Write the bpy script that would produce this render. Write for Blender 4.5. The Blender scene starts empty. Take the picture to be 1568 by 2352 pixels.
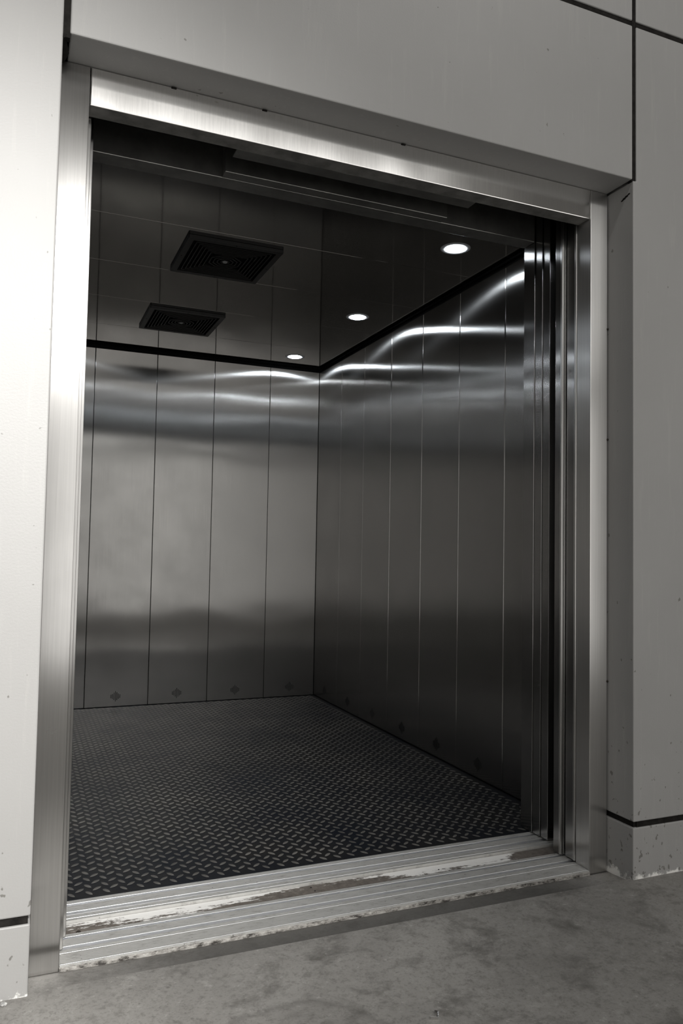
import bpy, bmesh, math, random
from mathutils import Vector, Euler
random.seed(7)
S = bpy.context.scene
C = S.collection

# ------------------------------------------------------------------ camera, world, light, exposure
cam_d = bpy.data.cameras.new('camera')
cam_d.sensor_fit = 'VERTICAL'; cam_d.sensor_height = 36.0; cam_d.sensor_width = 24.0
cam_d.lens = 1766.235 / 2352.0 * 36.0
cam_d.clip_start = 0.02; cam_d.clip_end = 60
cam = bpy.data.objects.new('camera', cam_d); C.objects.link(cam)
cam.location = (-0.050777, -2.193862, 1.189320)
cam.rotation_euler = Euler((1.619937, -0.018017, -0.396563), 'XYZ')
S.camera = cam

S.view_settings.view_transform = 'Standard'
S.view_settings.look = 'None'
S.view_settings.gamma = 1.0
S.view_settings.use_curve_mapping = False
S.view_settings.exposure = 0.0

SKY = 0.0                   # nothing but the windows lets light in
WINDOW_L = 2.0              # daylight behind the high windows
DOORWAY_L = 1.3            # daylight in the open loading doorway
SPOT_W = 2450.0              # added spot, behind and above the camera
CEIL_W = 40.0              # added fill lamps under the hall ceiling
DOWN_L = 70.0               # downlights in the lift car

w = bpy.data.worlds.new('world'); S.world = w; w.use_nodes = True
w.node_tree.nodes['Background'].inputs[0].default_value = (0.9, 0.95, 1, 1)
w.node_tree.nodes['Background'].inputs[1].default_value = SKY

sp = bpy.data.lights.new('added_hall_spot', 'SPOT')  # unseen source, added to make the left wall glow and fade rightwards
sp.energy = SPOT_W; sp.spot_size = math.radians(43); sp.spot_blend = 1.0
sp.shadow_soft_size = 0.36; sp.color = (1.0, 0.985, 0.955)
spo = bpy.data.objects.new('added_hall_spot', sp); C.objects.link(spo)
spo.location = (0.08, -4.8, 3.5)
spo.rotation_euler = (Vector((-0.42, 0.0, 1.10)) - spo.location).to_track_quat('-Z', 'Y').to_euler()

for lx in (-0.4, 2.6):  # two unseen lamps added to brighten the concrete floor
    ar = bpy.data.lights.new('added_hall_fill', 'AREA'); ar.shape = 'RECTANGLE'; ar.size = 1.4; ar.size_y = 0.3
    ar.energy = CEIL_W; ar.color = (1.0, 0.98, 0.95)
    ao = bpy.data.objects.new('added_hall_fill', ar); C.objects.link(ao); ao.location = (lx, -2.3, 6.0)

# ------------------------------------------------------------------ helpers
def mat(name):
    m = bpy.data.materials.new(name); m.use_nodes = True
    nt = m.node_tree
    return m, nt, nt.nodes['Principled BSDF']

def nd(nt, t, **kw):
    n = nt.nodes.new(t)
    for k, v in kw.items():
        if k in n.inputs: n.inputs[k].default_value = v
        else: setattr(n, k, v)
    return n

def objco(nt, scale=(1, 1, 1), rot=(0, 0, 0), loc=(0, 0, 0)):
    g = nd(nt, 'ShaderNodeNewGeometry')
    mp = nd(nt, 'ShaderNodeMapping')
    mp.inputs['Scale'].default_value = scale; mp.inputs['Rotation'].default_value = rot; mp.inputs['Location'].default_value = loc
    nt.links.new(g.outputs['Position'], mp.inputs['Vector'])
    return mp.outputs['Vector']

def noise(nt, vec, scale, detail=4, rough=0.55, dist=0.0):
    n = nd(nt, 'ShaderNodeTexNoise')
    n.inputs['Scale'].default_value = scale; n.inputs['Detail'].default_value = detail
    n.inputs['Roughness'].default_value = rough; n.inputs['Distortion'].default_value = dist
    nt.links.new(vec, n.inputs['Vector'])
    return n.outputs['Fac']

def ramp(nt, fac, stops, interp='LINEAR'):
    r = nd(nt, 'ShaderNodeValToRGB'); e = r.color_ramp.elements; r.color_ramp.interpolation = interp
    while len(e) < len(stops): e.new(0.5)
    for el, (p, c) in zip(e, stops):
        el.position = p; el.color = (c, c, c, 1) if isinstance(c, (int, float)) else (*c, 1)
    nt.links.new(fac, r.inputs['Fac'])
    return r.outputs['Color']

def mix(nt, fac, a, b, mode='MIX'):
    m = nd(nt, 'ShaderNodeMix'); m.data_type = 'RGBA'; m.blend_type = mode
    for sock, v in ((m.inputs[0], fac), (m.inputs[6], a), (m.inputs[7], b)):
        if isinstance(v, (int, float)): sock.default_value = v
        elif isinstance(v, tuple): sock.default_value = (*v, 1)
        else: nt.links.new(v, sock)
    return m.outputs[2]

def math_(nt, op, a, b=0.0, c=None):
    m = nd(nt, 'ShaderNodeMath'); m.operation = op
    for i, v in enumerate((a, b) if c is None else (a, b, c)):
        if isinstance(v, (int, float)): m.inputs[i].default_value = v
        else: nt.links.new(v, m.inputs[i])
    return m.outputs[0]

def bump(nt, h, strength, dist=0.01):
    b = nd(nt, 'ShaderNodeBump'); b.inputs['Strength'].default_value = strength; b.inputs['Distance'].default_value = dist
    nt.links.new(h, b.inputs['Height'])
    return b.outputs['Normal']

def sepxyz(nt, vec):
    s = nd(nt, 'ShaderNodeSeparateXYZ'); nt.links.new(vec, s.inputs[0]); return s.outputs

class MB:
    """collects boxes, prisms and lathes and links them as one mesh object"""
    def __init__(self): self.v = []; self.f = []; self.m = []
    def add(self, vs, fs, mi=0):
        o = len(self.v); self.v += [tuple(p) for p in vs]
        self.f += [tuple(i + o for i in f) for f in fs]; self.m += [mi] * len(fs)
    def box(self, x0, x1, y0, y1, z0, z1, mi=0):
        vs = [(x, y, z) for z in (z0, z1) for y in (y0, y1) for x in (x0, x1)]
        self.add(vs, [(0, 2, 3, 1), (4, 5, 7, 6), (0, 1, 5, 4), (2, 6, 7, 3), (0, 4, 6, 2), (1, 3, 7, 5)], mi)
        return self
    def prism_x(self, prof, x0, x1, mi=0):
        """closed (y, z) outline, counter-clockwise, swept along x"""
        n = len(prof)
        vs = [(x0, y, z) for y, z in prof] + [(x1, y, z) for y, z in prof]
        fs = [(i, i + n, (i + 1) % n + n, (i + 1) % n) for i in range(n)]
        fs += [tuple(range(n)), tuple(range(2 * n - 1, n - 1, -1))]
        self.add(vs, fs, mi); return self
    def ring_z(self, outer, inner, z0, z1, mi=0):
        n = len(outer)
        vs = [(x, y, z0) for x, y in outer] + [(x, y, z0) for x, y in inner] + [(x, y, z1) for x, y in outer] + [(x, y, z1) for x, y in inner]
        fs = []
        for i in range(n):
            j = (i + 1) % n
            fs += [(i, n + i, n + j, j), (2 * n + i, 2 * n + j, 3 * n + j, 3 * n + i), (i, j, 2 * n + j, 2 * n + i), (n + i, 3 * n + i, 3 * n + j, n + j)]
        self.add(vs, fs, mi); return self
    def lathe(self, cx, cy, prof, seg=32, mi=0, axis='z'):
        n = len(prof); vs = []
        for k in range(seg):
            a = 2 * math.pi * k / seg
            for r, h in prof:
                u, t = r * math.cos(a), r * math.sin(a)
                vs.append((cx + u, cy + t, h) if axis == 'z' else (cx + u, h, cy + t))
        fs = [(k * n + i, ((k + 1) % seg) * n + i, ((k + 1) % seg) * n + i + 1, k * n + i + 1) for k in range(seg) for i in range(n - 1)]
        self.add(vs, fs, mi); return self
    def build(self, name, mats, parent=None, bevel=0.0, segs=2, smooth=False, recalc=True):
        me = bpy.data.meshes.new(name); me.from_pydata(self.v, [], self.f)
        for mm in (mats if isinstance(mats, (list, tuple)) else [mats]): me.materials.append(mm)
        me.polygons.foreach_set('material_index', self.m)
        if recalc:
            b = bmesh.new(); b.from_mesh(me); bmesh.ops.remove_doubles(b, verts=b.verts, dist=1e-6)
            bmesh.ops.recalc_face_normals(b, faces=b.faces); b.to_mesh(me); b.free()
        if smooth:
            me.polygons.foreach_set('use_smooth', [True] * len(me.polygons))
        me.update()
        o = bpy.data.objects.new(name, me); C.objects.link(o)
        if parent is not None:
            o.parent = parent
            o.matrix_parent_inverse = parent.matrix_basis.inverted()
        if bevel:
            bv = o.modifiers.new('bevel', 'BEVEL'); bv.width = bevel; bv.segments = segs; bv.limit_method = 'ANGLE'; bv.angle_limit = 0.6
        return o

def tag(o, label=None, cat=None, group=None, kind=None):
    for k, v in (('label', label), ('category', cat), ('group', group), ('kind', kind)):
        if v: o[k] = v
    return o

def empty(name, loc=(0, 0, 0)):
    o = bpy.data.objects.new(name, None); C.objects.link(o); o.location = loc; o.empty_display_size = 0.1
    return o

def copy_tree(o, parent=None):
    c = o.copy(); C.objects.link(c)
    if parent is not None:
        mi = o.matrix_parent_inverse.copy(); c.parent = parent; c.matrix_parent_inverse = mi
    for ch in o.children: copy_tree(ch, c)
    return c

# ------------------------------------------------------------------ materials
def steel(name, base, rough, aniso=0.0, wave=0.0, smear=0.06, tint=(1, 1, 1), tangent='h', wscale=(2.2, 2.2, 2.2)):
    m, nt, b = mat(name)
    v = objco(nt, (60, 60, 0.8)) if tangent == 'h' else objco(nt, (0.8, 60, 60))
    streak = noise(nt, v, 4.0, 3, 0.6)
    blot = noise(nt, objco(nt), 2.3, 5, 0.6)
    c = ramp(nt, streak, [(0.25, tuple(base * (1 - smear) * t for t in tint)), (0.75, tuple(base * (1 + smear) * t for t in tint))])
    c = mix(nt, ramp(nt, blot, [(0.35, 0.0), (0.8, 0.35)]), c, tuple(base * 0.78 * t for t in tint))
    nt.links.new(c, b.inputs['Base Color'])
    b.inputs['Metallic'].default_value = 1.0
    r = math_(nt, 'MULTIPLY_ADD', ramp(nt, blot, [(0.3, 0.0), (0.75, 1.0)]), rough * 0.25, rough * 0.9)
    nt.links.new(r, b.inputs['Roughness'])
    if aniso:
        b.inputs['Anisotropic'].default_value = min(aniso, 1.0)
        g = nd(nt, 'ShaderNodeNewGeometry')
        cr = nd(nt, 'ShaderNodeVectorMath'); cr.operation = 'CROSS_PRODUCT'
        nt.links.new(g.outputs['Normal'], cr.inputs[0])
        cr.inputs[1].default_value = (0, 0, 1) if tangent == 'h' else (1, 0, 0)
        nt.links.new(cr.outputs[0], b.inputs['Tangent'])
    if aniso >= 1.0:   # long brushed streaks: wide across the grain, narrow along it
        gl = nd(nt, 'ShaderNodeBsdfAnisotropic'); gl.distribution = 'GGX'
        gl.inputs['Anisotropy'].default_value = -(aniso - 1.0)
        nt.links.new(c, gl.inputs['Color']); nt.links.new(r, gl.inputs['Roughness']); nt.links.new(cr.outputs[0], gl.inputs['Tangent'])
        nt.links.new(gl.outputs[0], nt.nodes['Material Output'].inputs['Surface'])
        nt.nodes.remove(b); b = gl
    if wave:
        h = noise(nt, objco(nt, wscale), 1.0, 1, 0.4)
        nt.links.new(bump(nt, h, 1.0, wave), b.inputs['Normal'])
    return m

M = {}
M['car_steel'] = steel('brushed_car_steel', 0.435, 0.235, 1.78, 0.0035, 0.05, (1, 0.985, 0.96), wscale=(1.6, 1.6, 2.4))
M['frame_steel'] = steel('brushed_frame_steel', 0.66, 0.30, 1.68, 0.002, 0.07, (1, 0.985, 0.965))
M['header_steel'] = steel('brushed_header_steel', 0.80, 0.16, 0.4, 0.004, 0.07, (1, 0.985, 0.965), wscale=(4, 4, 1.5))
M['door_steel'] = steel('brushed_door_steel', 0.44, 0.20, 1.72, 0.001, 0.05, (1, 0.985, 0.97))
M['ceiling_steel'] = steel('dark_mirror_steel', 0.50, 0.055, 0.0, 0.0010, 0.03, (1, 0.98, 0.95), wscale=(2, 2, 2))

def m_paint():
    m, nt, b = mat('off_white_cladding_paint')
    p = objco(nt)
    blot = noise(nt, p, 1.6, 4, 0.6)
    base = ramp(nt, blot, [(0.3, (0.262, 0.259, 0.253)), (0.7, (0.286, 0.283, 0.277))])
    z = sepxyz(nt, p)[2]
    # small dark chips and scuffs, more of them low down
    low = ramp(nt, z, [(0.0, 0.100), (0.20, 0.092), (0.32, 0.065), (0.6, 0.035), (1.0, 0.0)])
    sp_ = noise(nt, objco(nt, (1, 1, 0.8)), 42.0, 2, 0.5)
    fac = ramp(nt, math_(nt, 'ADD', sp_, low), [(0.735, 0.0), (0.765, 1.0)])
    base = mix(nt, math_(nt, 'MULTIPLY', fac, 0.75), base, (0.09, 0.085, 0.075))
    st = noise(nt, objco(nt, (30, 30, 2.2)), 1.2, 5, 0.7)
    base = mix(nt, ramp(nt, st, [(0.55, 0.0), (0.9, 0.35)]), base, (0.42, 0.41, 0.385))
    # pale mortar crust along the floor
    cr = math_(nt, 'ADD', math_(nt, 'MULTIPLY', z, -14.0), math_(nt, 'MULTIPLY', noise(nt, objco(nt), 26, 4, 0.7), 1.7))
    base = mix(nt, ramp(nt, cr, [(0.42, 0.0), (0.62, 0.8)]), base, (0.84, 0.83, 0.80))
    nt.links.new(base, b.inputs['Base Color'])
    b.inputs['Roughness'].default_value = 0.5
    nt.links.new(bump(nt, noise(nt, p, 160, 3, 0.6), 0.25, 0.0015), b.inputs['Normal'])
    return m
M['paint'] = m_paint()

def simple(name, col, rough, metal=0.0, nscale=None, namt=0.2, spec=None):
    m, nt, b = mat(name)
    if nscale:
        f = noise(nt, objco(nt), nscale, 4, 0.6)
        c = ramp(nt, f, [(0.3, tuple(x * (1 - namt) for x in col)), (0.7, tuple(x * (1 + namt) for x in col))])
        nt.links.new(c, b.inputs['Base Color'])
    else: b.inputs['Base Color'].default_value = (*col, 1)
    b.inputs['Roughness'].default_value = rough; b.inputs['Metallic'].default_value = metal
    if spec is not None: b.inputs['Specular IOR Level'].default_value = spec
    return m
M['sealant'] = simple('dark_joint_sealant', (0.012, 0.011, 0.010), 0.9, 0, 40, 0.5, 0.12)
M['black_plastic'] = simple('black_grille_plastic', (0.010, 0.0095, 0.009), 0.45, 0, 20, 0.3, 0.3)
M['grey_plastic'] = simple('grey_plastic', (0.30, 0.30, 0.30), 0.35, 0, 30, 0.2)
M['void'] = simple('unlit_void_black', (0.010, 0.010, 0.010), 0.9, 0, 8, 0.3, 0.1)  # near-black colour stands in for shade in shaft, lining gap and grille
M['lintel'] = simple('dull_grey_sheet_steel', (0.34, 0.335, 0.32), 0.36, 0.85, 12, 0.2)
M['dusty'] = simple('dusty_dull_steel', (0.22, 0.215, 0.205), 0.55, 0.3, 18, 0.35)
M['screw'] = simple('rusty_screw', (0.03, 0.024, 0.018), 0.7, 0.4, 50, 0.3)
M['trim'] = simple('satin_lamp_trim', (0.55, 0.55, 0.56), 0.5, 0.0, 20, 0.1)
M['hall_ceiling'] = simple('raw_hall_ceiling', (0.16, 0.155, 0.15), 0.9, 0, 2, 0.2)
M['hall_wall'] = simple('painted_hall_wall', (0.45, 0.44, 0.42), 0.7, 0, 1.5, 0.1)
M['slot'] = simple('black_slot', (0.004, 0.004, 0.004), 0.9, 0, None)

def emit(name, col, s):
    m = bpy.data.materials.new(name); m.use_nodes = True; nt = m.node_tree
    for n in list(nt.nodes): nt.nodes.remove(n)
    e = nd(nt, 'ShaderNodeEmission'); o = nd(nt, 'ShaderNodeOutputMaterial')
    e.inputs[0].default_value = (*col, 1); e.inputs[1].default_value = s
    nt.links.new(e.outputs[0], o.inputs[0]); return m
M['daylight_high'] = emit('daylit_window_glass', (1.0, 0.985, 0.955), WINDOW_L)
M['daylight_low'] = emit('daylit_doorway', (1.0, 0.98, 0.945), DOORWAY_L)
M['lamp'] = emit('lit_downlight_lens', (0.86, 0.93, 1.0), DOWN_L)

def m_concrete():
    m, nt, b = mat('worn_concrete_floor')
    p = objco(nt); x, y, z = sepxyz(nt, p)
    big = noise(nt, p, 1.3, 6, 0.62, 0.3)
    mid = noise(nt, p, 6.0, 10, 0.74, 0.25)
    grain = noise(nt, p, 38, 5, 0.75)
    fine = noise(nt, p, 120, 4, 0.7)
    c = ramp(nt, big, [(0.28, (0.165, 0.158, 0.147)), (0.72, (0.285, 0.276, 0.260))])
    c = mix(nt, ramp(nt, mid, [(0.33, 0.85), (0.50, 0.0)]), c, (0.085, 0.08, 0.072))
    c = mix(nt, ramp(nt, mid, [(0.58, 0.0), (0.78, 0.5)]), c, (0.46, 0.45, 0.425))
    c = mix(nt, ramp(nt, grain, [(0.28, 0.8), (0.47, 0.0)]), c, (0.10, 0.094, 0.086))
    c = mix(nt, ramp(nt, grain, [(0.60, 0.0), (0.78, 0.6)]), c, (0.50, 0.49, 0.465))
    c = mix(nt, ramp(nt, fine, [(0.30, 0.5), (0.48, 0.0)]), c, (0.09, 0.085, 0.078))
    c = mix(nt, ramp(nt, fine, [(0.70, 0.0), (0.78, 0.7)]), c, (0.62, 0.61, 0.58))
    # grimy screed strip along the sill, and a dried tide mark
    yy = math_(nt, 'ADD', y, math_(nt, 'MULTIPLY', math_(nt, 'SUBTRACT', noise(nt, p, 6, 5, 0.7), 0.5), 0.035))
    band = math_(nt, 'MULTIPLY', ramp(nt, yy, [(0.020, 0.0), (0.032, 1.0)]), ramp(nt, math_(nt, 'MULTIPLY', x, 0.5), [(0.08, 0.0), (0.26, 1.0), (0.86, 1.0), (0.965, 0.0)]))
    c = mix(nt, math_(nt, 'MULTIPLY', band, 0.70), c, (0.045, 0.042, 0.038))
    dx = math_(nt, 'SUBTRACT', x, 0.60); dy = math_(nt, 'ADD', y, 0.50)
    d = math_(nt, 'SQRT', math_(nt, 'ADD', math_(nt, 'MULTIPLY', dx, dx), math_(nt, 'MULTIPLY', dy, dy)))
    d = math_(nt, 'ADD', d, math_(nt, 'MULTIPLY', math_(nt, 'SUBTRACT', noise(nt, p, 9, 5, 0.7), 0.5), 0.09))
    ring = ramp(nt, d, [(0.0, 0.25), (0.205, 0.25), (0.225, 1.0), (0.245, 0.0)])
    c = mix(nt, math_(nt, 'MULTIPLY', ring, 0.45), c, (0.075, 0.07, 0.064))
    nt.links.new(c, b.inputs['Base Color'])
    b.inputs['Roughness'].default_value = 0.62
    h = math_(nt, 'ADD', math_(nt, 'MULTIPLY', fine, 0.35), mid)
    nt.links.new(bump(nt, h, 0.35, 0.006), b.inputs['Normal'])
    return m
M['concrete'] = m_concrete()

def m_alu():
    m, nt, b = mat('worn_ribbed_aluminium')
    p = objco(nt)
    wv = nd(nt, 'ShaderNodeTexWave'); wv.wave_type = 'BANDS'; wv.bands_direction = 'Y'
    wv.inputs['Scale'].default_value = 75; wv.inputs['Distortion'].default_value = 0.4
    nt.links.new(p, wv.inputs['Vector'])
    d = noise(nt, objco(nt, (9, 30, 10)), 3.0, 8, 0.75)
    c = ramp(nt, d, [(0.32, (0.25, 0.24, 0.225)), (0.46, (0.43, 0.425, 0.41)), (0.78, (0.52, 0.515, 0.50))])
    sp_ = noise(nt, objco(nt, (1, 1.6, 1)), 60, 2, 0.5)
    c = mix(nt, ramp(nt, sp_, [(0.70, 0.0), (0.73, 0.8)]), c, (0.05, 0.046, 0.04))
    c = mix(nt, math_(nt, 'MULTIPLY', wv.outputs['Fac'], 0.22), c, (0.30, 0.295, 0.28))
    nt.links.new(c, b.inputs['Base Color'])
    b.inputs['Metallic'].default_value = 0.35; b.inputs['Roughness'].default_value = 0.42
    nt.links.new(bump(nt, wv.outputs['Fac'], 0.35, 0.002), b.inputs['Normal'])
    return m
M['aluminium'] = m_alu()
M['bright_alu'] = simple('rubbed_bright_aluminium', (0.80, 0.81, 0.83), 0.3, 0.9, 30, 0.06)

def m_plank():
    m, nt, b = mat('chipped_white_paint')
    p = objco(nt); x, y, z = sepxyz(nt, p)
    n1 = noise(nt, objco(nt, (5, 42, 5), loc=(0.3, 0, 0)), 1.6, 8, 0.72)
    n2 = noise(nt, objco(nt, (40, 40, 40)), 1.0, 6, 0.75)
    xr = ramp(nt, math_(nt, 'MULTIPLY', x, 0.5), [(0.05, 0.40), (0.16, 0.56), (0.26, 0.58), (0.36, 0.48), (0.45, 0.30), (0.52, 0.30), (0.60, 0.44), (0.66, 0.62), (0.86, 0.66), (0.91, 0.22)])
    # the far half of the strip keeps more paint than the near half
    yr = math_(nt, 'MULTIPLY', math_(nt, 'SUBTRACT', y, 0.352), 4.5)
    f = math_(nt, 'ADD', math_(nt, 'ADD', math_(nt, 'MULTIPLY', math_(nt, 'SUBTRACT', n1, 0.5), 1.0), xr), math_(nt, 'ADD', yr, math_(nt, 'MULTIPLY', math_(nt, 'SUBTRACT', n2, 0.5), 0.5)))
    dirt = ramp(nt, n2, [(0.3, (0.06, 0.05, 0.043)), (0.7, (0.17, 0.15, 0.13))])
    c = mix(nt, ramp(nt, f, [(0.49, 0.0), (0.57, 1.0)]), dirt, (0.72, 0.71, 0.69))
    nt.links.new(c, b.inputs['Base Color']); b.inputs['Roughness'].default_value = 0.6
    nt.links.new(bump(nt, f, 0.3, 0.003), b.inputs['Normal'])
    return m
M['plank'] = m_plank()

def m_mortar():
    m, nt, b = mat('crumbling_mortar')
    n2 = noise(nt, objco(nt, (26, 26, 60)), 1.0, 7, 0.75)
    c = ramp(nt, n2, [(0.40, (0.04, 0.036, 0.032)), (0.52, (0.27, 0.258, 0.24)), (0.70, (0.50, 0.49, 0.465))])
    nt.links.new(c, b.inputs['Base Color']); b.inputs['Roughness'].default_value = 0.9
    nt.links.new(bump(nt, n2, 0.8, 0.006), b.inputs['Normal'])
    return m
M['mortar'] = m_mortar()

def m_plate(name, lo, hi, rough, metal):
    m, nt, b = mat(name)
    p = objco(nt)
    n1 = noise(nt, p, 2.2, 6, 0.65); n2 = noise(nt, p, 35, 4, 0.7)
    c = ramp(nt, math_(nt, 'ADD', math_(nt, 'MULTIPLY', n1, 0.7), math_(nt, 'MULTIPLY', n2, 0.3)), [(0.36, lo), (0.62, hi)])
    nt.links.new(c, b.inputs['Base Color'])
    b.inputs['Roughness'].default_value = rough; b.inputs['Metallic'].default_value = metal
    b.inputs['Specular IOR Level'].default_value = 0.06
    nt.links.new(bump(nt, n2, 0.15, 0.002), b.inputs['Normal'])
    return m
M['plate'] = m_plate('dark_chequer_plate', (0.0045, 0.0062, 0.0105), (0.013, 0.0127, 0.0125), 0.55, 0.0)
M['lozenge'] = m_plate('worn_lozenge_tops', (0.045, 0.044, 0.042), (0.115, 0.111, 0.104), 0.5, 0.0)

# ------------------------------------------------------------------ the setting: hall
WL, WR, WRJ = 0.011, 2.029, 2.0445       # left wall edge, reveal edge on the right, right panel edge above the soffit
HX0, HX1 = 0.029, 2.0265                 # panel over the opening
SOF, BASE, TOPJ = 2.600, 0.215, 3.2075   # soffit, base joint, upper joint
G = 0.0105                                # half a joint
WT = 0.205                               # wall thickness
HL, HR, HB, HC = -4.6, 9.2, -5.4, 6.2    # hall limits

def panel(x0, x1, z0, z1, parent, name='cladding_panel', y1=WT, bev=0.004):
    return MB().box(x0, x1, 0.0, y1, z0, z1).build(name, M['paint'], parent, bev, 2)

fl = MB()
prof = [(-5.4, 0.021), (-0.9, 0.021), (-0.02, 0.0225), (0.016, 0.0215), (0.030, 0.010), (0.118, 0.003), (0.134, 0.0), (0.215, -0.002), (0.215, -0.15), (-5.4, -0.15)]
fl.prism_x(prof, HL, HR)
floor = tag(fl.build('floor', M['concrete']), kind='structure')
tag(MB().box(HL, HR, HB, WT, HC, HC + 0.15).build('ceiling', M['hall_ceiling']), kind='structure')

wl = tag(MB().box(HL, WL - 0.006, 0.005, WT, -0.002, HC).build('wall_left', M['sealant']), kind='structure')
panel(HL, WL, 0.0, BASE - G, wl, 'base_panel')
panel(HL, WL, BASE + G, TOPJ - G, wl)
panel(HL, WL, TOPJ + G, HC, wl)
wr = tag(MB().box(WRJ + 0.004, HR, 0.005, WT, 0.012, HC).build('wall_right', M['sealant']), kind='structure')
MB().box(WR + 0.008, WR + 0.04, 0.010, WT, 0.0, SOF - 0.01).build('joint_sealant', M['sealant'], wr)
panel(WR - 0.0015, HR, 0.0, BASE - G, wr, 'base_panel')
# the tall panel steps back to the joint above the soffit
tp = MB()
b0, b1 = BASE + G, TOPJ - G
tp.add([(WR, 0, b0), (HR, 0, b0), (HR, 0, b1), (WRJ, 0, b1), (WRJ, 0, SOF - 0.004), (WR, 0, SOF - 0.004),
        (WR, WT, b0), (HR, WT, b0), (HR, WT, b1), (WRJ, WT, b1), (WRJ, WT, SOF - 0.004), (WR, WT, SOF - 0.004)],
       [(0, 1, 2, 3, 4, 5), (11, 10, 9, 8, 7, 6), (0, 6, 7, 1), (1, 7, 8, 2), (2, 8, 9, 3), (3, 9, 10, 4), (4, 10, 11, 5), (5, 11, 6, 0)])
tp.build('cladding_panel', M['paint'], wr, 0.004, 2)
panel(WRJ, HR, TOPJ + G, HC, wr)
# chipped paint where a fixing was pulled out of the reveal
ch = MB()
for i, (yy, zz, r) in enumerate([(0.022, 2.553, 0.006), (0.034, 2.549, 0.008), (0.046, 2.545, 0.008), (0.056, 2.541, 0.006)]):
    ch.add([(WR - 0.0006, yy + r * math.cos(a) * 1.2, zz + r * 0.55 * math.sin(a)) for a in [k * math.pi / 5 for k in range(10)]], [tuple(range(10))])
ch.build('paint_chip', M['sealant'], wr)
wu = tag(MB().box(HX0 + 0.006, HX1 - 0.002, 0.005, WT, SOF + 0.012, HC).build('wall_upper', M['sealant']), kind='structure')
panel(HX0, HX1, SOF, TOPJ - G, wu)
panel(HX0, HX1, TOPJ + G, HC, wu)
# dark sealant in the two upright joints beside the opening: uneven beads
def bead(x0, x1, z0, z1, name, parent, y=0.004, amp=0.0022, n=60, foot=0.0):
    m = MB(); rnd = random.Random(round(x0 * 1000) + 5); vs = []
    for i in range(n + 1):
        z = z0 + (z1 - z0) * i / n
        a = amp * (rnd.random() - 0.5) * 2; bq = amp * (rnd.random() - 0.5) * 2
        vs += [(x0 + a * 0.3, y, z), (x1 + bq * 0.3, y, z), (x0, y + 0.02, z), (x1, y + 0.02, z)]
    fs = []
    for i in range(n):
        o = 4 * i; q = o + 4
        fs += [(o, o + 1, q + 1, q), (o + 1, o + 3, q + 3, q + 1), (o + 3, o + 2, q + 2, q + 3), (o + 2, o, q, q + 2)]
    fs += [(0, 2, 3, 1), (4 * n, 4 * n + 1, 4 * n + 3, 4 * n + 2)]
    m.add(vs, fs)
    return m.build(name, M['sealant'], parent)
bead(WL - 0.001, HX0 + 0.001, SOF - 0.012, HC, 'joint_sealant', wu)
bead(HX1 - 0.001, WRJ + 0.001, SOF - 0.006, HC, 'joint_sealant', wu)
# sealant in the left corner under the soffit, dark in place of the gap's shade
sq = MB(); pr = [(0.0, 0.020), (0.03, 0.021), (0.06, 0.027), (0.085, 0.031), (0.105, 0.027), (0.13, 0.018)]
vs = []
for y_, xx in pr: vs += [(WL - 0.004, y_ + 0.003, SOF - 0.003), (xx, y_ + 0.003, SOF - 0.004), (WL - 0.004, y_ + 0.003, SOF - 0.016), (xx - 0.004, y_ + 0.003, SOF - 0.014)]
fs = []
for i in range(len(pr) - 1):
    o = 4 * i; q = o + 4
    fs += [(o, o + 1, q + 1, q), (o + 1, o + 3, q + 3, q + 1), (o + 3, o + 2, q + 2, q + 3), (o + 2, o, q, q + 2)]
fs += [(0, 2, 3, 1), (4 * len(pr) - 4, 4 * len(pr) - 3, 4 * len(pr) - 1, 4 * len(pr) - 2)]
sq.add(vs, fs); sq.build('joint_sealant', M['sealant'], wl)

# the far side of the hall, behind the camera: high windows over a wide open doorway
W0, W1, WZ0, WZ1 = -1.6, 4.2, 3.1, 5.1
D0, D1, DZ1 = -4.0, 8.6, 2.95
op = MB()
op.box(HL, W0, HB - 0.2, HB, DZ1, HC).box(D1 + 0.2, HR, HB - 0.2, HB, 0, HC)
WR0, WR1, WRZ = 4.6, 8.6, 4.2            # a lower band of window on the right
op.box(W0, D1 + 0.2, HB - 0.2, HB, WZ1, HC).box(W0, D1 + 0.2, HB - 0.2, HB, DZ1, WZ0).box(W1, WR0, HB - 0.2, HB, WZ0, WZ1)
op.box(WR0, WR1, HB - 0.2, HB, WRZ, WZ1).box(WR1, D1 + 0.2, HB - 0.2, HB, WZ0, WZ1)
op.box(HL, D0, HB - 0.2, HB, 0, DZ1).box(D1, D1 + 0.2, HB - 0.2, HB, 0, DZ1)
tag(op.build('wall_back', M['hall_wall']), kind='structure')
for i in range(3):
    a = W0 + (W1 - W0) * i / 3; b_ = W0 + (W1 - W0) * (i + 1) / 3
    wn = MB().box(a, a + 0.05, HB - 0.12, HB - 0.06, WZ0, WZ1).box(b_ - 0.05, b_, HB - 0.12, HB - 0.06, WZ0, WZ1)
    wn.box(a, b_, HB - 0.12, HB - 0.06, WZ0, WZ0 + 0.05).box(a, b_, HB - 0.12, HB - 0.06, WZ1 - 0.05, WZ1)
    wo = tag(wn.build('window_%d' % (i + 1), M['lintel']), kind='structure')
    MB().box(a + 0.05, b_ - 0.05, HB - 0.10, HB - 0.09, WZ0 + 0.05, WZ1 - 0.05).build('pane', M['daylight_high'], wo)
wo = tag(MB().box(WR0, WR1, HB - 0.12, HB - 0.06, WZ0, WZ0 + 0.05).box(WR0, WR1, HB - 0.12, HB - 0.06, WRZ - 0.05, WRZ).build('window_4', M['lintel']), kind='structure')
MB().box(WR0, WR1, HB - 0.10, HB - 0.09, WZ0 + 0.05, WRZ - 0.05).build('pane', M['daylight_low'], wo)
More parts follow.
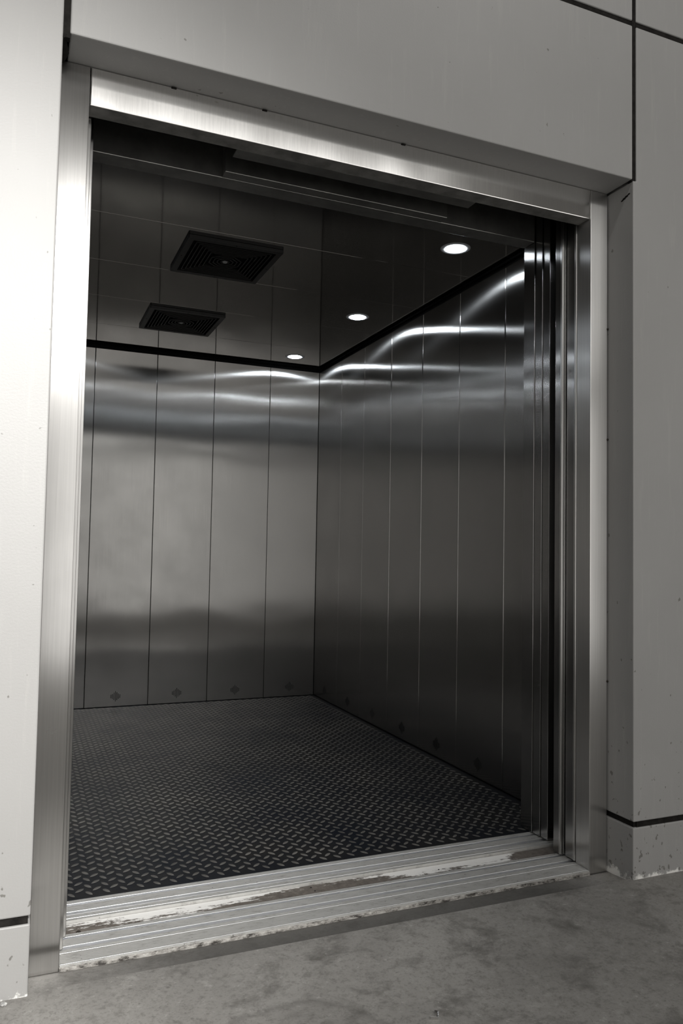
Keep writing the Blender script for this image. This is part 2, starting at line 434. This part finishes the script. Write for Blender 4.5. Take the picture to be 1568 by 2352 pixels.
tag(MB().box(D0, D1, HB - 0.18, HB - 0.16, 0.0, DZ1).build('door_1', M['daylight_low']), kind='structure')
tag(MB().box(HL - 0.15, HL, HB, WT, 0, HC).build('wall_side', M['hall_wall']), kind='structure')
tag(MB().box(HR, HR + 0.15, HB, WT, 0, HC).build('wall_end', M['hall_wall']), kind='structure')

# the lift shaft behind the wall
SX0, SX1, SY1 = -0.80, 2.55, 3.95
tag(MB().box(SX0 - 0.15, SX0, WT, SY1, -0.3, HC).build('wall_shaft_left', M['void']), kind='structure')
tag(MB().box(SX1, SX1 + 0.15, WT, SY1, -0.3, HC).build('wall_shaft_right', M['void']), kind='structure')
tag(MB().box(SX0 - 0.15, SX1 + 0.15, SY1, SY1 + 0.15, -0.3, HC).build('wall_shaft_back', M['void']), kind='structure')
tag(MB().box(SX0 - 0.15, SX1 + 0.15, WT + 0.012, SY1, -0.45, -0.3).build('floor_shaft', M['void']), kind='structure')
tag(MB().box(SX0 - 0.15, SX1 + 0.15, WT, SY1 + 0.15, HC, HC + 0.15).build('ceiling_shaft', M['void']), kind='structure')

# ------------------------------------------------------------------ landing entrance
Y0 = 0.1318                               # face of the steel frame
JL, JR = 0.0937, 1.9430                   # clear opening
HZ = 2.4863                               # underside of the header
fr = tag(empty('landing_door_frame', (1.018, Y0, 0)), 'brushed steel lift door frame set back in the painted wall', 'door frame')
MB().box(0.013, JL, Y0, 0.2095, 0.001, SOF - 0.001).build('jamb', M['frame_steel'], fr, 0.0025)
MB().box(JR, 2.0245, Y0, 0.2095, 0.003, SOF - 0.001).build('jamb', M['frame_steel'], fr, 0.0025)
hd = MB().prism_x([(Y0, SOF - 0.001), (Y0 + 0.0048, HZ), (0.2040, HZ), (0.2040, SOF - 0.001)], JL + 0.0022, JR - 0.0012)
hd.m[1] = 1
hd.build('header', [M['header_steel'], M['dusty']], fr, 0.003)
MB().box(0.5577, 1.468, 0.2040, 0.2560, HZ, HZ + 0.004).box(0.5577, 1.468, 0.2040, 0.207, HZ, HZ + 0.05).build('track_cover', M['lintel'], fr, 0.001)
tag(fr.children[-1], 'dark strip under the header')
for zz in (2.063, 1.632, 0.709):
    MB().lathe(2.0255, zz, [(0.0001, Y0 - 0.004), (0.003, Y0 - 0.0035), (0.0045, Y0 - 0.001), (0.0045, Y0 + 0.002)], 12, axis='y').build('screw', M['screw'], fr)
for xx in (0.33, 0.62, 1.12):
    MB().box(xx, xx + 0.016, Y0 - 0.003, Y0 + 0.004, SOF - 0.006, SOF - 0.0015).build('joint_crumb', M['sealant'], fr, 0.001)

def groove_profile(y0, y1, zt, grooves, zb=-0.06, depth=0.012, lip=0.0):
    pts = [(y0, zb), (y1, zb), (y1, zt)]
    for a, b2 in sorted(grooves, reverse=True):
        pts += [(b2, zt), (b2, zt - depth), (a, zt - depth), (a, zt)]
    pts += [(y0, zt)]
    return pts

def polish(mb, zt):
    '''the groove flanks are rubbed bright'''
    for k, f in enumerate(mb.f):
        if len(f) == 4:
            zs = [mb.v[i][2] for i in f]
            if min(zs) > zt - 0.02 and max(zs) - min(zs) > 0.001: mb.m[k] = 1
    return mb
ZS = 0.0168
sl = MB()
sl.prism_x(groove_profile(Y0, 0.2100, ZS, [(0.1372, 0.1384), (0.1995, 0.2008)], depth=0.0025), JL + 0.0008, JR - 0.0006)
sl.prism_x(groove_profile(0.2100, 0.3115, ZS, [(0.2195, 0.2375), (0.2805, 0.2935)]), 0.012, 2.0245)
ls = tag(polish(sl, ZS).build('landing_sill', [M['aluminium'], M['bright_alu']], None, 0.0011, 2), 'worn ribbed aluminium landing sill at the front of the lift doorway', 'door sill')
mo = MB(); n = 150; vs = []; rnd = random.Random(3)
for i in range(n + 1):
    x = JL + (JR - JL) * i / n
    q = 0.003 + 0.002 * rnd.random(); zt = 0.0118 + 0.0022 * (rnd.random() - 0.5)
    vs += [(x, Y0 - q, -0.004), (x, Y0 - q * 0.8, zt * 0.6), (x, Y0 - 0.0012, zt), (x, Y0 + 0.006, zt), (x, Y0 + 0.006, -0.004)]
fs = [(5 * i + k, 5 * i + (k + 1) % 5, 5 * i + 5 + (k + 1) % 5, 5 * i + 5 + k) for i in range(n) for k in range(5)] + [(4, 3, 2, 1, 0), tuple(range(5 * n, 5 * n + 5))]
mo.add(vs, fs); tag(mo.build('mortar_bed', M['mortar'], ls), 'crumbling whitish mortar edge')

tp_ = MB().box(0.02, 2.02, 0.3135, 0.3925, -0.05, 0.0085)
th = tag(tp_.build('threshold_strip', M['plank'], None, 0.001), 'dirty flat strip with chipped white paint between the two grooved sills', 'threshold')
bo = MB().lathe(0.158, 0.326, [(0.0001, 0.0135), (0.005, 0.0135), (0.0075, 0.0115), (0.0075, 0.0080)], 14)
tag(bo.build('bolt', M['screw'], th), 'dark round bolt head')
for bx, by in ((0.932, 0.374), (0.936, 0.345), (1.43, 0.352)):
    MB().lathe(bx, by, [(0.0001, 0.0092), (0.0032, 0.0092), (0.0036, 0.0082)], 12).build('bolt_hole', M['slot'], th)

# sliding panels of the landing door, parked open on both sides
def door_panel(name, xe, side, y0, y1, z1, label, m, edge=1, zb=0.0215, width=0.46, cat='sliding door'):
    """xe: leading edge; side +1: the panel lies to the right of it"""
    e = empty(name, (xe + side * width / 2, (y0 + y1) / 2, zb)); tag(e, label, cat)
    a, b2 = sorted((xe + side * 0.003, xe + side * width))
    MB().box(a, b2, y0, y1, zb, z1).build('door_leaf', m, e, 0.0018)
    if edge:
        a, b2 = sorted((xe, xe + side * 0.012))
        MB().box(a, b2, y0 - 0.0022, y0 + 0.010, zb, z1).build('edge_strip', M['frame_steel'], e, 0.0025, 3)
    if edge == 2:
        a, b2 = sorted((xe + side * 0.016, xe + side * 0.022))
        MB().box(a, b2, y0 - 0.0016, y0 + 0.004, zb, z1).build('edge_bead', M['frame_steel'], e, 0.0012)
    return e
door_panel('landing_door_panel', 1.9400, 1, 0.2140, 0.2700, 2.75, 'brushed steel landing door panel parked just behind the right jamb', M['door_steel'])
door_panel('landing_door_panel', 1.9305, 1, 0.2860, 0.3300, 2.75, 'second landing door panel from the right jamb, with ribbed light edge', M['door_steel'], 2)
door_panel('landing_door_panel', 0.1068, -1, 0.2140, 0.2700, 2.75, 'steel landing door panel edge showing right beside the left jamb', M['door_steel'])
door_panel('landing_door_panel', 0.1190, -1, 0.2860, 0.3300, 2.75, 'inner steel landing door panel edge, second strip from the left jamb', M['door_steel'])

# ------------------------------------------------------------------ lift car
CX0, CX1, CY0, CY1, CZ0, CZ1 = -0.440, 2.1731, 0.5950, 3.6500, 0.0168, 2.6640
LZ = 2.5395
car = tag(empty('elevator_car', (0.866, 2.1, 0.0)), 'open freight lift car lined with tall brushed steel panels', 'elevator')

# chequer plate floor: lozenges raised on a dark plate
fp = MB().box(CX0 - 0.02, CX1 + 0.02, 0.5385, CY1 + 0.02, -0.03, 0.0190, 0)
P = 0.0565
def lozenge(cx, cy, ang):
    L, Wd, h = 0.0190, 0.0066, 0.0019
    ca, sa = math.cos(ang), math.sin(ang)
    rim = [(-L, 0), (-L * 0.55, -Wd * 0.8), (0, -Wd), (L * 0.55, -Wd * 0.8), (L, 0), (L * 0.55, Wd * 0.8), (0, Wd), (-L * 0.55, Wd * 0.8)]
    lo = [(cx + u * ca - t * sa, cy + u * sa + t * ca, 0.0189) for u, t in rim]
    hi = [(cx + (u * ca - t * sa) * 0.78, cy + (u * sa + t * ca) * 0.78, 0.0190 + h) for u, t in rim]
    fp.add(lo + hi, [(i, (i + 1) % 8, 8 + (i + 1) % 8, 8 + i) for i in range(8)] + [tuple(range(8, 16))], 1)
A1, A2 = math.radians(36), math.radians(-54)
ox, oy = 1.0837 % P, 0.6566 % P
i0 = int((CX0 - ox) / P); i1 = int((CX1 - ox) / P) + 1
for i in range(i0, i1 + 1):
    for j in range(0, int(CY1 / P) + 2):
        x, y = ox + i * P, oy + j * P
        if CX0 + 0.02 < x < CX1 - 0.02 and 0.565 < y < CY1 - 0.02: lozenge(x, y, A1)
        x += P / 2; y += P / 2
        if CX0 + 0.02 < x < CX1 - 0.02 and 0.565 < y < CY1 - 0.02: lozenge(x, y, A2)
tag(fp.build('chequer_plate_floor', [M['plate'], M['lozenge']], car, recalc=False), 'dark chequer plate with worn lozenges')

cs = MB().prism_x(groove_profile(0.3950, 0.5380, 0.0175, [(0.4095, 0.4110), (0.4330, 0.4560), (0.4990, 0.5130)]), 0.02, 2.03)
tag(polish(cs, 0.0175).build('car_sill', [M['aluminium'], M['bright_alu']], car, 0.0011, 2), 'grooved aluminium sill')

# dark shell behind the lining (shows as the shadow gap under the ceiling)
sh = MB()
sh.box(CX0 - 0.05, CX1 + 0.05, CY1 + 0.035, CY1 + 0.06, 0, 2.75)
sh.box(CX0 - 0.06, CX0 - 0.035, CY0, CY1 + 0.06, 0, 2.75).box(CX1 + 0.035, CX1 + 0.06, CY0, CY1 + 0.06, 0, 2.75)
sh.box(CX0 - 0.06, CX1 + 0.06, CY0 - 0.08, CY1 + 0.06, 2.75, 2.78)
sh.build('shell', M['void'], car)

PT = CZ1 - 0.027                          # top of the wall lining
def slots(cu, plane, axis, zc=0.0955):
    """diamond of seven upright vent slots, sunk dark into the panel foot"""
    m = MB()
    for k, hh in zip(range(-3, 4), (0.013, 0.018, 0.027, 0.037, 0.028, 0.019, 0.013)):
        u = cu + k * 0.0103; d = 0.0027
        if axis == 'y': m.box(u - d, u + d, plane - 0.0005, plane + 0.004, zc - hh, zc + hh)
        elif axis == 'x+': m.box(plane - 0.0005, plane + 0.004, u - d, u + d, zc - hh, zc + hh)
        else: m.box(plane - 0.004, plane + 0.0005, u - d, u + d, zc - hh, zc + hh)
    return m
g = 0.0016
def tilted(axis, a, b2, plane, thick, d0, d1):
    '''a lining panel whose face is not quite in line with its neighbours'''
    m = MB().box(0, 1, 0, 1, 0.0225, PT)
    out = []
    for x, y, z in m.v:
        u = a if x == 0 else b2; d = d0 if x == 0 else d1
        q = plane + (d if y == 0 else thick)
        out.append((u, q, z) if axis == 'y' else (q, u, z))
    m.v = out; return m
xs = [CX0, -0.030, 0.4174, 0.8657, 1.3058, 1.7557, CX1]
ctr = [None, 0.195, 0.6346, 1.0777, 1.5246, 1.9678]
rnd = random.Random(11)
for a, b2, c0 in zip(xs[:-1], xs[1:], ctr):
    o = tilted('y', a + g, b2 - g, CY1, 0.03, 0.0009 * rnd.random(), 0.0009 * rnd.random()).build('wall_panel', M['car_steel'], car, 0.0022, 2)
    if c0: slots(c0, CY1, 'y').build('vent_slots', M['slot'], o)
ys = [CY0, 1.030, 1.465, 1.893, 2.318, 2.750, 3.170, CY1]
for sx in (1, -1):
    for a, b2 in zip(ys[:-1], ys[1:]):
        if sx > 0:
            o = tilted('x', a + g, b2 - g, CX1, 0.03, 0.0016 * rnd.random(), 0.0016 * rnd.random()).build('wall_panel', M['car_steel'], car, 0.006, 4)
            slots((a + b2) / 2, CX1, 'x+').build('vent_slots', M['slot'], o)
        else:
            o = MB().box(CX0 - 0.03, CX0, a + g, b2 - g, 0.0225, PT).build('wall_panel', M['car_steel'], car, 0.0028, 3)
            slots((a + b2) / 2, CX0, 'x-').build('vent_slots', M['slot'], o)
# ceiling panels
cy = [CY0, 1.300, 1.8955, 2.490, 3.085, CY1 + 0.012]
for a, b2 in zip(cy[:-1], cy[1:]):
    MB().box(CX0 - 0.012, CX1 + 0.012, a + 0.001, b2 - 0.001, CZ1, CZ1 + 0.02).build('ceiling_panel', M['ceiling_steel'], car, 0.0015, 2)
# front of the car: returns, lintel and the door gear cover over it
MB().box(1.9705, CX1 + 0.03, 0.5190, CY0, 0.0205, LZ + 0.2).build('front_return', M['door_steel'], car, 0.0018)
MB().box(CX0 - 0.03, 0.0680, 0.5190, CY0, 0.0205, LZ + 0.2).build('front_return', M['door_steel'], car, 0.0018)
MB().box(0.0680, 1.9685, 0.5175, CY0, LZ, LZ + 0.2).build('lintel', M['lintel'], car, 0.0025)
MB().box(0.5845, 1.503, 0.4680, 0.5175, LZ + 0.0006, LZ + 0.16).build('door_gear_cover', M['lintel'], car, 0.0025)

for xe, side, y0, y1, lab in ((1.9735, 1, 0.4215, 0.4660, 'brushed steel car door panel nearest the dark gap on the right'),
                              (1.9705, 1, 0.4690, 0.5165, 'brushed steel car door panel between the right car post and the outer car panel'),
                              (0.0600, -1, 0.4215, 0.4660, 'outer car door panel hidden behind the left jamb'),
                              (0.0640, -1, 0.4690, 0.5165, 'inner car door panel hidden behind the left jamb')):
    e = door_panel('car_door_panel', xe, side, y0, y1, 2.70, lab, M['door_steel'], False, 0.0215, 0.44)

# ------------------------------------------------------------------ downlights
def downlight():
    e = empty('downlight', (0, 0, CZ1))
    MB().lathe(0, 0, [(0.0515, CZ1 - 0.0002), (0.0515, CZ1 - 0.0025), (0.056, CZ1 - 0.0032), (0.068, CZ1 - 0.0028), (0.0725, CZ1 - 0.0010), (0.0725, CZ1 - 0.0002)], 48).build('trim_ring', M['trim'], e, smooth=True)
    MB().lathe(0, 0, [(0.0001, CZ1 - 0.0105), (0.020, CZ1 - 0.0098), (0.038, CZ1 - 0.0075), (0.048, CZ1 - 0.0040), (0.0513, CZ1 - 0.0008)], 40).build('lens', M['lamp'], e, smooth=True)
    return e
dl0 = downlight()
DL = [(1.8560, 0.992, 'lit round downlight in the lift ceiling nearest the doorway on the right'),
      (1.8740, 2.208, 'lit round downlight in the middle of the right-hand row'),
      (1.8500, 3.340, 'lit round downlight closest to the back wall, near the right corner'),
      (-0.1200, 0.992, 'lit round downlight behind the left jamb, nearest the doorway'),
      (-0.1200, 2.208, 'lit round downlight behind the left jamb, middle of its row'),
      (-0.1200, 3.340, 'lit round downlight behind the left jamb, by the back wall')]
for i, (x, y, lab) in enumerate(DL):
    e = dl0 if i == 0 else copy_tree(dl0)
    e.location = (x, y, CZ1)
    tag(e, lab, 'ceiling light', 'downlights in the lift ceiling')

# ------------------------------------------------------------------ ceiling fan grilles
def rect(sx, sy, c=0.0):
    return [(-sx + c, -sy), (sx - c, -sy), (sx, -sy + c), (sx, sy - c), (sx - c, sy), (-sx + c, sy), (-sx, sy - c), (-sx, -sy + c)]
def grille():
    e = empty('fan_grille', (0, 0, CZ1)); zb = CZ1 - 0.017
    hx, hy = 0.2345, 0.2455
    f = MB().ring_z(rect(hx, hy, 0.004), rect(hx - 0.030, hy - 0.030, 0.002), zb, CZ1 - 0.0005)
    f.build('frame', M['black_plastic'], e, 0.002)
    MB().box(-hx + 0.02, hx - 0.02, -hy + 0.02, hy - 0.02, CZ1 - 0.003, CZ1 - 0.001).build('back_plate', M['void'], e)
    lv = MB(); k = 0; s = hx - 0.046
    while s > 0.022:
        t = s + (hy - hx) * min(1, s / hx)
        c = 0.0015 if s > 0.085 else s * 0.55
        lv.ring_z(rect(s, t, c), rect(s - 0.0045, t - 0.0045, c), zb + 0.001, zb + 0.013)
        s -= 0.0185; k += 1
    for d in (1, -1):   # diagonal stays that carry the rings
        n_ = Vector((1, d * hy / hx, 0)).normalized(); q = Vector((-n_.y, n_.x, 0)) * 0.002
        A = n_ * -0.265; B = n_ * 0.265
        vs = [(A - q), (B - q), (B + q), (A + q)]
        lv.add([(p_.x, p_.y, zb + 0.009) for p_ in vs] + [(p_.x, p_.y, zb + 0.014) for p_ in vs], [(0, 1, 2, 3), (7, 6, 5, 4), (0, 4, 5, 1), (1, 5, 6, 2), (2, 6, 7, 3), (3, 7, 4, 0)])
    lv.build('louvres', M['black_plastic'], e)
    tag(MB().lathe(0, 0, [(0.0001, zb - 0.003), (0.009, zb - 0.002), (0.014, zb + 0.002), (0.014, zb + 0.012)], 24).build('centre_cap', M['grey_plastic'], e, smooth=True), 'small grey centre cap')
    for sx, sy in ((hx - 0.013, 0), (-hx + 0.013, 0), (0, hy - 0.013), (0, -hy + 0.013)):
        MB().lathe(sx, sy, [(0.0001, zb - 0.0012), (0.004, zb - 0.0008), (0.0045, zb + 0.001)], 12).build('screw', M['slot'], e)
    return e
g0 = grille(); g1_ = copy_tree(g0)
g0.location = (0.8690, 1.615, CZ1); g1_.location = (0.8720, 2.786, CZ1)
tag(g0, 'black square fan grille in the lift ceiling, nearer the doorway', 'air vent', 'black fan grilles in the lift ceiling')
tag(g1_, 'black square fan grille in the lift ceiling, nearer the back wall', 'air vent', 'black fan grilles in the lift ceiling')

# ------------------------------------------------------------------ bits lying on the floor
cl = MB(); pts = [Vector((0.9385, -0.4605, 0.0265)), Vector((0.9560, -0.4690, 0.0255)), Vector((0.9640, -0.4535, 0.0300)), Vector((0.9575, -0.4480, 0.0300))]
for a, b2 in zip(pts[:-1], pts[1:]):
    d = (b2 - a).normalized(); s_ = d.cross(Vector((0, 0, 1))).normalized() * 0.0008; u_ = Vector((0, 0, 0.005))
    vs = [a - s_ - u_, a + s_ - u_, b2 + s_ - u_, b2 - s_ - u_, a - s_ + u_ * 0.6, a + s_ + u_ * 0.6, b2 + s_ + u_ * 0.6, b2 - s_ + u_ * 0.6]
    cl.add(vs, [(0, 3, 2, 1), (4, 5, 6, 7), (0, 1, 5, 4), (1, 2, 6, 5), (2, 3, 7, 6), (3, 0, 4, 7)])
tag(cl.build('metal_clip', M['frame_steel']), 'tiny bent metal clip lying on the concrete floor', 'clip')
rb = bmesh.new(); bmesh.ops.create_icosphere(rb, subdivisions=2, radius=0.008)
rnd = random.Random(5)
for v_ in rb.verts: v_.co = v_.co * (0.8 + 0.4 * rnd.random()); v_.co.z *= 0.5
me = bpy.data.meshes.new('mortar_crumb'); rb.to_mesh(me); rb.free(); me.materials.append(M['paint'])
cr = bpy.data.objects.new('mortar_crumb', me); C.objects.link(cr); cr.location = (-0.046, -0.020, 0.0250)
tag(cr, 'small white mortar crumb on the floor at the foot of the left wall', 'crumb')
